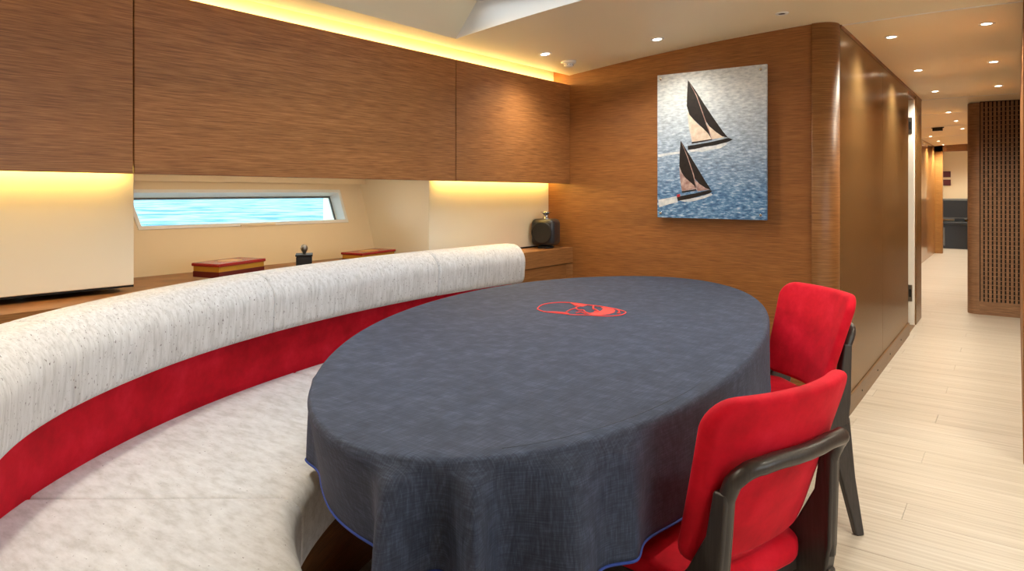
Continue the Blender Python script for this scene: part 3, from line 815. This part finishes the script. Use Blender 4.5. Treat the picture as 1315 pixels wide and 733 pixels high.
def make_chair(loc, rz, label):
    t = empty('dining_chair', loc, rz); props(t, label, 'chair', 'red suede dining chairs')
    REC = 0.33
    def backmap(u, v_, th):           # u across, v height, th towards the sitter
        y_ = -0.205-(v_-0.47)*REC+0.95*u*u+th
        return Vector((u, y_, v_))
    pad('backrest', rrect(0.198, 0.224, 0.49, 0.852, 0.055), 0.042, backmap, 'red', t)
    def seatmap(u, v_, th):
        return Vector((u, v_, 0.437+th+0.10*u*u*0.6))
    so_ = rrect(0.195, 0.222, -0.225, 0.235, 0.07)
    pad('seat', so_, 0.06, seatmap, 'red', t, er=.024, crown=.008)
    # bent hoop behind the backrest
    hx, hz = 0.178, 0.725
    yb = lambda z: -0.241-(z-0.47)*REC
    yP = lambda z: -0.280-(z-.66)*REC if z > .66 else -0.280+(.66-z)*.06
    left = [Vector((-hx-.012+.012*(z-.44)/.2, yP(z), z)) for z in (.44, .52, .60, .655)]
    arc = []
    for k in range(1, 7):
        a = PI/2*k/6; arc.append(Vector((-hx+0.045*(1-math.cos(a)), yP(hz-.045+.045*math.sin(a))-.026*k/6, hz-.045+.045*math.sin(a))))
    mid = [Vector((x, yP(hz)-.034+.95*x*x, hz)) for x in (-.09, -.045, 0, .045, .09)]
    path = left+arc+mid+[Vector((-p.x, p.y, p.z)) for p in reversed(arc)]+[Vector((-p.x, p.y, p.z)) for p in reversed(left)]
    vs, fs = tube_vf(path, 0.0168, 14)
    mk('back_hoop', vs, fs, 'frame_wood', t, local=True, smooth=True)
    for sg in (-1, 1):
        lean = lambda z, sg=sg: sg*(0.012*max(0, (0.66-z)/.25) if z > .41 else 0.012+0.05*(0.41-z)/.41)
        # blade: broad post that runs into the seat rail
        blade = [(yP(.66)-.014, .672), (yP(.66)+.017, .672), (-.248, .58), (-.205, .50), (-.165, .455), (-.10, .434), (0.16, .418), (0.16, .385), (-.10, .375), (-.20, .36), (-.268, .385), (yP(.46)-.014, .46), (yP(.58)-.014, .58)]
        side_plate('side_frame', blade, sg*hx, 0.034, lean, 'frame_wood', t)
        rear = [(-.278, .41), (-.18, .40), (-.225, .2), (-.268, 0), (-.300, 0), (-.282, .2)]
        side_plate('leg', rear, sg*hx, 0.028, lean, 'frame_wood', t)
        front = [(0.10, .41), (0.175, .415), (0.205, .2), (0.232, 0), (0.202, 0), (0.16, .2)]
        side_plate('leg', front, sg*hx, 0.028, lean, 'frame_wood', t)
    box('cross_rail', -hx-.01, hx+.01, 0.11, 0.14, 0.375, 0.405, 'frame_wood', t, local=True, bev=.004)
    box('cross_rail', -hx-.01, hx+.01, -0.2, -0.17, 0.375, 0.405, 'frame_wood', t, local=True, bev=.004)
    return t
make_chair((-0.650, 1.535, 0), math.radians(71.3), 'red suede dining chair turned with its charcoal wooden hoop back towards the room')
make_chair((-0.829, 2.682, 0), math.radians(136.4), 'red suede dining chair turned to the table beside the corner post and passage wall')

# ================================================================== PICTURE
PX0, PX1, PZ0, PZ1, PY = -1.708, -1.080, 1.075, 1.911, 3.762
pt = empty('sailing_picture', ((PX0+PX1)/2, PY, PZ0)); props(pt, 'frameless sailing picture of two black-sailed yachts hung on wooden bulkhead', 'picture')
box('print_panel', PX0, PX1, PY, PY+.02, PZ0, PZ1, 'print_sea', pt)
box('panel_edge', PX0+.003, PX1-.003, PY+.0195, PY+.026, PZ0+.003, PZ1-.003, 'white', pt)
def puv(x, y):
    u = (x-20)/484.0; tp = 65-60*u; bt = 701+4*u; v_ = (y-tp)/(bt-tp)
    return PX0+u*(PX1-PX0), PZ1-v_*(PZ1-PZ0)
lay = [0]
def shape(name, pts, mat, lv=1):
    q = [puv(*p) for p in pts]; n = len(q); yy = PY-.0004*lv
    vs = [Vector((x, yy, z)) for x, z in q]+[Vector((x, PY+.001, z)) for x, z in q]
    mk(name, vs, [list(range(n)), list(range(n, 2*n))[::-1]]+[[i, (i+1) % n, n+(i+1) % n, n+i] for i in range(n)], mat, pt)
shape('wake', [(22, 420), (70, 411), (120, 404), (168, 398), (170, 408), (110, 416), (60, 424), (24, 432)], 'p_foam', 1)
shape('bow_wave', [(168, 396), (200, 392), (240, 382), (290, 374), (330, 360), (342, 366), (310, 386), (262, 394), (230, 404), (200, 402), (178, 406)], 'p_foam', 1)
shape('hull', [(164, 378), (200, 372), (270, 358), (345, 339), (366, 345), (345, 356), (325, 362), (280, 374), (240, 380), (195, 392), (165, 396)], 'p_black', 2)
shape('mainsail_foot', [(163, 225), (170, 295), (184, 360), (230, 352), (273, 345), (245, 305), (210, 280), (180, 248)], 'p_sail', 2)
shape('mainsail', [(165, 82), (161, 150), (160, 200), (172, 238), (196, 264), (232, 296), (258, 322), (273, 347), (258, 300), (232, 228), (205, 150), (185, 112)], 'p_black', 3)
shape('jib_foot', [(248, 276), (262, 310), (276, 346), (328, 336), (300, 318), (270, 296)], 'p_sail', 2)
shape('jib', [(167, 84), (200, 128), (240, 190), (280, 250), (320, 308), (344, 338), (318, 332), (290, 312), (262, 288), (244, 262), (222, 205), (196, 142)], 'p_black', 3)
shape('mast', [(166, 83), (206, 150), (246, 262), (276, 346), (273, 347), (242, 262), (203, 152)], 'p_pink', 4)
shape('boom', [(182, 362), (272, 345), (274, 349), (182, 367)], 'p_black', 4)
shape('wake', [(24, 622), (70, 614), (112, 604), (118, 632), (80, 640), (28, 656)], 'p_foam', 1)
shape('bow_wave', [(120, 622), (170, 616), (220, 606), (270, 588), (276, 596), (240, 612), (190, 626), (150, 630)], 'p_foam', 1)
shape('hull', [(113, 608), (140, 602), (200, 590), (262, 574), (276, 578), (262, 590), (220, 602), (170, 616), (118, 626)], 'p_black', 2)
shape('mainsail_foot', [(125, 470), (129, 530), (137, 582), (170, 576), (203, 571), (190, 545), (165, 520), (140, 495)], 'p_pink', 2)
shape('mainsail', [(131, 355), (127, 410), (125, 470), (136, 498), (152, 520), (176, 540), (194, 556), (204, 573), (196, 530), (180, 470), (162, 425), (148, 390)], 'p_black', 3)
shape('jib_foot', [(196, 530), (204, 555), (210, 581), (264, 572), (240, 562), (215, 545)], 'p_pink', 2)
shape('jib', [(133, 357), (170, 415), (205, 470), (240, 528), (270, 574), (246, 566), (218, 548), (196, 524), (178, 465), (158, 415)], 'p_black', 3)
shape('mast', [(132, 356), (164, 424), (192, 505), (207, 574), (204, 575), (189, 507), (161, 425)], 'p_pink', 4)
shape('boom', [(136, 583), (203, 572), (204, 577), (137, 589)], 'p_black', 4)
shape('flag', [(113, 598), (128, 594), (129, 606), (115, 610)], 'p_red', 3)
for x, z in ((PX0+.022, PZ1-.024), (PX1-.03, PZ1-.026), (PX0+.022, PZ0+.026), (PX1-.03, PZ0+.026)):
    lathe('standoff', [(0.008, 0.0), (0.008, -.004), (0.006, -.006)], 'chrome', (x, PY, z), pt, 14, 'y')
    lathe('wall_spacer', [(0.007, 0.0), (0.007, .014)], 'chrome', (x, PY+.025, z), pt, 10, 'y')

# ================================================================== SMALL THINGS
CT = 0.866
def ct(x, y): return CT
# speaker
sp_ = empty('speaker', (-2.425, 3.655, 0.866), math.radians(12)); props(sp_, 'small dark grey rounded speaker with chrome tweeter on the worktop corner', 'speaker')
vs, fs = bevel(*box_vf(-.078, .078, -.07, .07, .018, .186), .03, 5)
o = mk('cabinet', vs, fs, 'graphite', sp_, local=True, smooth=True)
lathe('foot', [(0.05, 0), (0.054, .006), (0.04, .02)], 'black', (0, 0, 0), sp_, 24, local=True)
lathe('woofer_ring', [(0.068, -.066), (0.070, -.074), (0.066, -.078), (0.058, -.077)], 'black', (0, 0, .1), sp_, 36, 'y', local=True)
lathe('woofer_cone', [(0.058, -.0765), (0.050, -.070), (0.028, -.0655), (0.024, -.068), (0.012, -.075), (0.003, -.077)], 'cone', (0, 0, .1), sp_, 36, 'y', local=True)
lathe('tweeter', [(0.026, .182), (0.024, .19), (0.019, .2), (0.019, .216), (0.028, .222), (0.036, .226), (0.034, .231), (0.004, .232)], 'chrome', (0, 0, 0), sp_, 28, local=True)

def cigar_box(loc, rz, lx, ly, h, label):
    t = empty('cigar_box', loc, rz); props(t, label, 'box', 'red boxes on the worktop')
    box('tray', -lx/2+.004, lx/2-.004, -ly/2+.004, ly/2-.004, 0.0, h*.42, 'maroon', t, local=True, bev=.002)
    box('gold_band', -lx/2+.006, lx/2-.006, -ly/2+.006, ly/2-.006, h*.40, h*.78, 'gold', t, local=True)
    l_ = box('lid', -lx/2, lx/2, -ly/2, ly/2, h*.77, h, 'red_lacquer', t, local=True, bev=.003)
    me = [(lx*.30*math.cos(2*PI*k/18), ly*.2*math.sin(2*PI*k/18)) for k in range(18)]
    o = prism('gold_seal', me, h-.0005, h+.0008, 'gold', t, local=True)
cigar_box((-2.690, 1.63, CT+.014), math.radians(14), 0.150, 0.265, 0.058, 'red lacquered box with full gold band standing beside the small black jar')
cigar_box((-2.655, 2.375, CT+.010), math.radians(9), 0.135, 0.27, 0.052, 'flat red lacquered box on the worktop, the one closer to the speaker')
jr = empty('black_jar', (-2.66, 1.985, CT+.012), math.radians(-38)); props(jr, 'small square black jar with round bronze knob on the worktop', 'jar')
vs, fs = bevel(*box_vf(-.048, .048, -.035, .035, 0, .055), .006, 3)
mk('body', vs, fs, 'black', jr, local=True, smooth=False)
box('lid', -.052, .052, -.038, .038, .055, .063, 'black', jr, local=True, bev=.002)
lathe('knob', [(0.008, .062), (0.007, .07), (0.011, .074), (0.015, .082), (0.0165, .09), (0.014, .099), (0.008, .105), (0.002, .107)], M['gold'] if False else 'steel', (0, 0, 0), jr, 22, local=True)

# ---- downlights
def downlight(p, lab, power=None, grp='recessed ceiling downlights', cone=150):
    t = empty('ceiling_downlight', (p.x, p.y, p.z)); props(t, lab, 'ceiling light', grp)
    sl = math.atan(-0.064*(p.x+.3)); t.rotation_euler = (0, -sl, 0)
    lathe('trim_ring', [(0.024, -.001), (0.024, -.004), (0.034, -.005), (0.038, -.002), (0.038, .004), (0.024, .004)], 'white', (0, 0, 0), t, 28, local=True)
    lathe('lens', [(0.0245, .003), (0.0245, -.002), (0.015, -.0035), (0.002, -.004)], 'lamp', (0, 0, 0), t, 24, local=True)
    l = bpy.data.lights.new('downlight_beam', 'SPOT'); l.energy = power or SPOT_W; l.color = (1, 0.925, 0.75)
    l.spot_size = math.radians(cone); l.spot_blend = 1.0; l.shadow_soft_size = 0.07
    o = bpy.data.objects.new('downlight_beam', l); COL.objects.link(o); o.parent = t; o.location = (0, 0, -.03)
LAB_T = 'lone recessed downlight beside the smoke detector near the cove light'
downlight(at_ceil(700, 69), LAB_T, SPOT_W*.6)
downlight(at_ceil(844, 50), 'recessed downlight in the ceiling above the sailing picture', SPOT_W*.5)
ORD = ['first', 'second', 'third', 'fourth', 'fifth', 'sixth', 'seventh', 'eighth']
for k, (px, py) in enumerate(((1145, 47), (1179, 90), (1201, 117))):
    downlight(at_ceil(px, py), ORD[k]+' passage downlight from the corner post, in the row beside the bronze wall', SPOT_W*1.25, grp='passage downlights')
for k, (px, py) in enumerate(((1267, 30), (1276, 79), (1282, 110), (1284, 131))):
    downlight(at_ceil(px, py), ORD[k]+' passage downlight from the saloon, in the row leading to the slatted screen', SPOT_W*1.25, grp='passage downlights')
for k, (px, py) in enumerate(((1218, 144), (1228, 155), (1236, 165), (1195, 175), (1205, 181), (1211, 185.5), (1218, 189))):
    p = at_ceil(px, py)
    if p.y < 17: downlight(p, ORD[k]+' far corridor downlight counted from the slatted screen towards the console', SPOT_W*1.9, grp='corridor downlights')
downlight(Vector((-0.75, 16.6, ceil_z(-.75))), 'downlight above the dark console at the corridor end', grp='corridor downlights')
LS = 'unseen downlight added in the open saloon ceiling to light the room'
for x, y_ in ((-0.35, 2.3), (-1.5, 0.62), (-2.0, -0.9), (-0.9, -1.6), (0.9, 1.6), (1.7, 0.3), (1.7, 2.8), (0.6, 3.1), (1.0, -2.2)):  # out-of-view lamps added to light the saloon
    downlight(Vector((x, y_, ceil_z(x))), LS, grp='added saloon lights')
# smoke detector, vent, sensor
p = at_ceil(730, 79)
sd = empty('smoke_detector', p); props(sd, 'round white smoke detector on the ceiling above the short cabinet', 'smoke detector')
lathe('base', [(0.045, .006), (0.045, -.01), (0.040, -.014)], 'white', (0, 0, 0), sd, 30, local=True)
lathe('chamber', [(0.030, -.012), (0.028, -.016), (0.028, -.026), (0.026, -.03), (0.012, -.034), (0.002, -.034)], 'white', (0, 0, 0), sd, 26, local=True)
for k in range(10):
    a = 2*PI*k/10; c_ = Vector((.0282*math.cos(a), .0282*math.sin(a), -.021))
    lathe('slot', [(0.0035, -.0012), (0.0035, .0012)], 'black', c_, sd, 8, local=True)
p = at_ceil(1004, 17)
vt = empty('ceiling_vent', p); props(vt, 'small round ceiling vent with dark centre near the corner post', 'vent')
lathe('rim', [(0.016, .002), (0.016, -.004), (0.030, -.004), (0.033, .003)], 'white', (0, 0, 0), vt, 26, local=True)
lathe('nozzle', [(0.0165, .003), (0.0165, -.003), (0.003, -.0035)], 'black', (0, 0, 0), vt, 20, local=True)
p = at_ceil(1204, 163.5)
ss = empty('ceiling_sensor', p); props(ss, 'small dark box hanging from the corridor ceiling', 'sensor')
box('housing', -.06, .06, -.03, .03, -.05, .004, 'black', ss, local=True, bev=.004)
box('bracket', -.075, .075, -.012, .012, -.012, .006, 'black', ss, local=True)

# ---- far cabin seen at the corridor's end
t = empty('dark_console', (-1.25, 17.2, 0)); props(t, 'dark console with grey front panel at the corridor end', 'console')
box('top', -1.75, -0.45, 16.9, 17.58, 0.50, 0.56, 'black', t, bev=.01)
box('body', -1.72, -0.48, 16.95, 17.58, 0.0, 0.50, 'black', t)
box('front_panel', -1.60, -1.22, 16.93, 16.955, 0.06, 0.44, 'grey_panel', t, bev=.004)
t = empty('monitor', (-1.15, 17.4, 0.56)); props(t, 'black screen in grey frame standing on the dark console', 'screen')
box('bezel', -1.35, -0.62, 17.40, 17.46, 0.60, 1.04, 'grey_panel', t, bev=.006)
box('screen', -1.31, -0.66, 17.392, 17.402, 0.64, 1.0, 'black', t)
box('stand', -1.08, -0.9, 17.4, 17.5, 0.56, 0.62, 'black', t)
for z, lab in ((1.50, 'dark red wall plaque, upper of two above the console'), (1.32, 'dark red wall plaque, lower of two above the console')):
    t = empty('wall_plaque', (-1.32, 17.59, z)); props(t, lab, 'plaque', 'plaques on the end wall')
    box('board', -1.50, -1.16, 17.575, 17.60, z, z+.13, 'plaque', t, bev=.004)
    box('border', -1.49, -1.17, 17.571, 17.576, z+.012, z+.118, 'maroon', t)
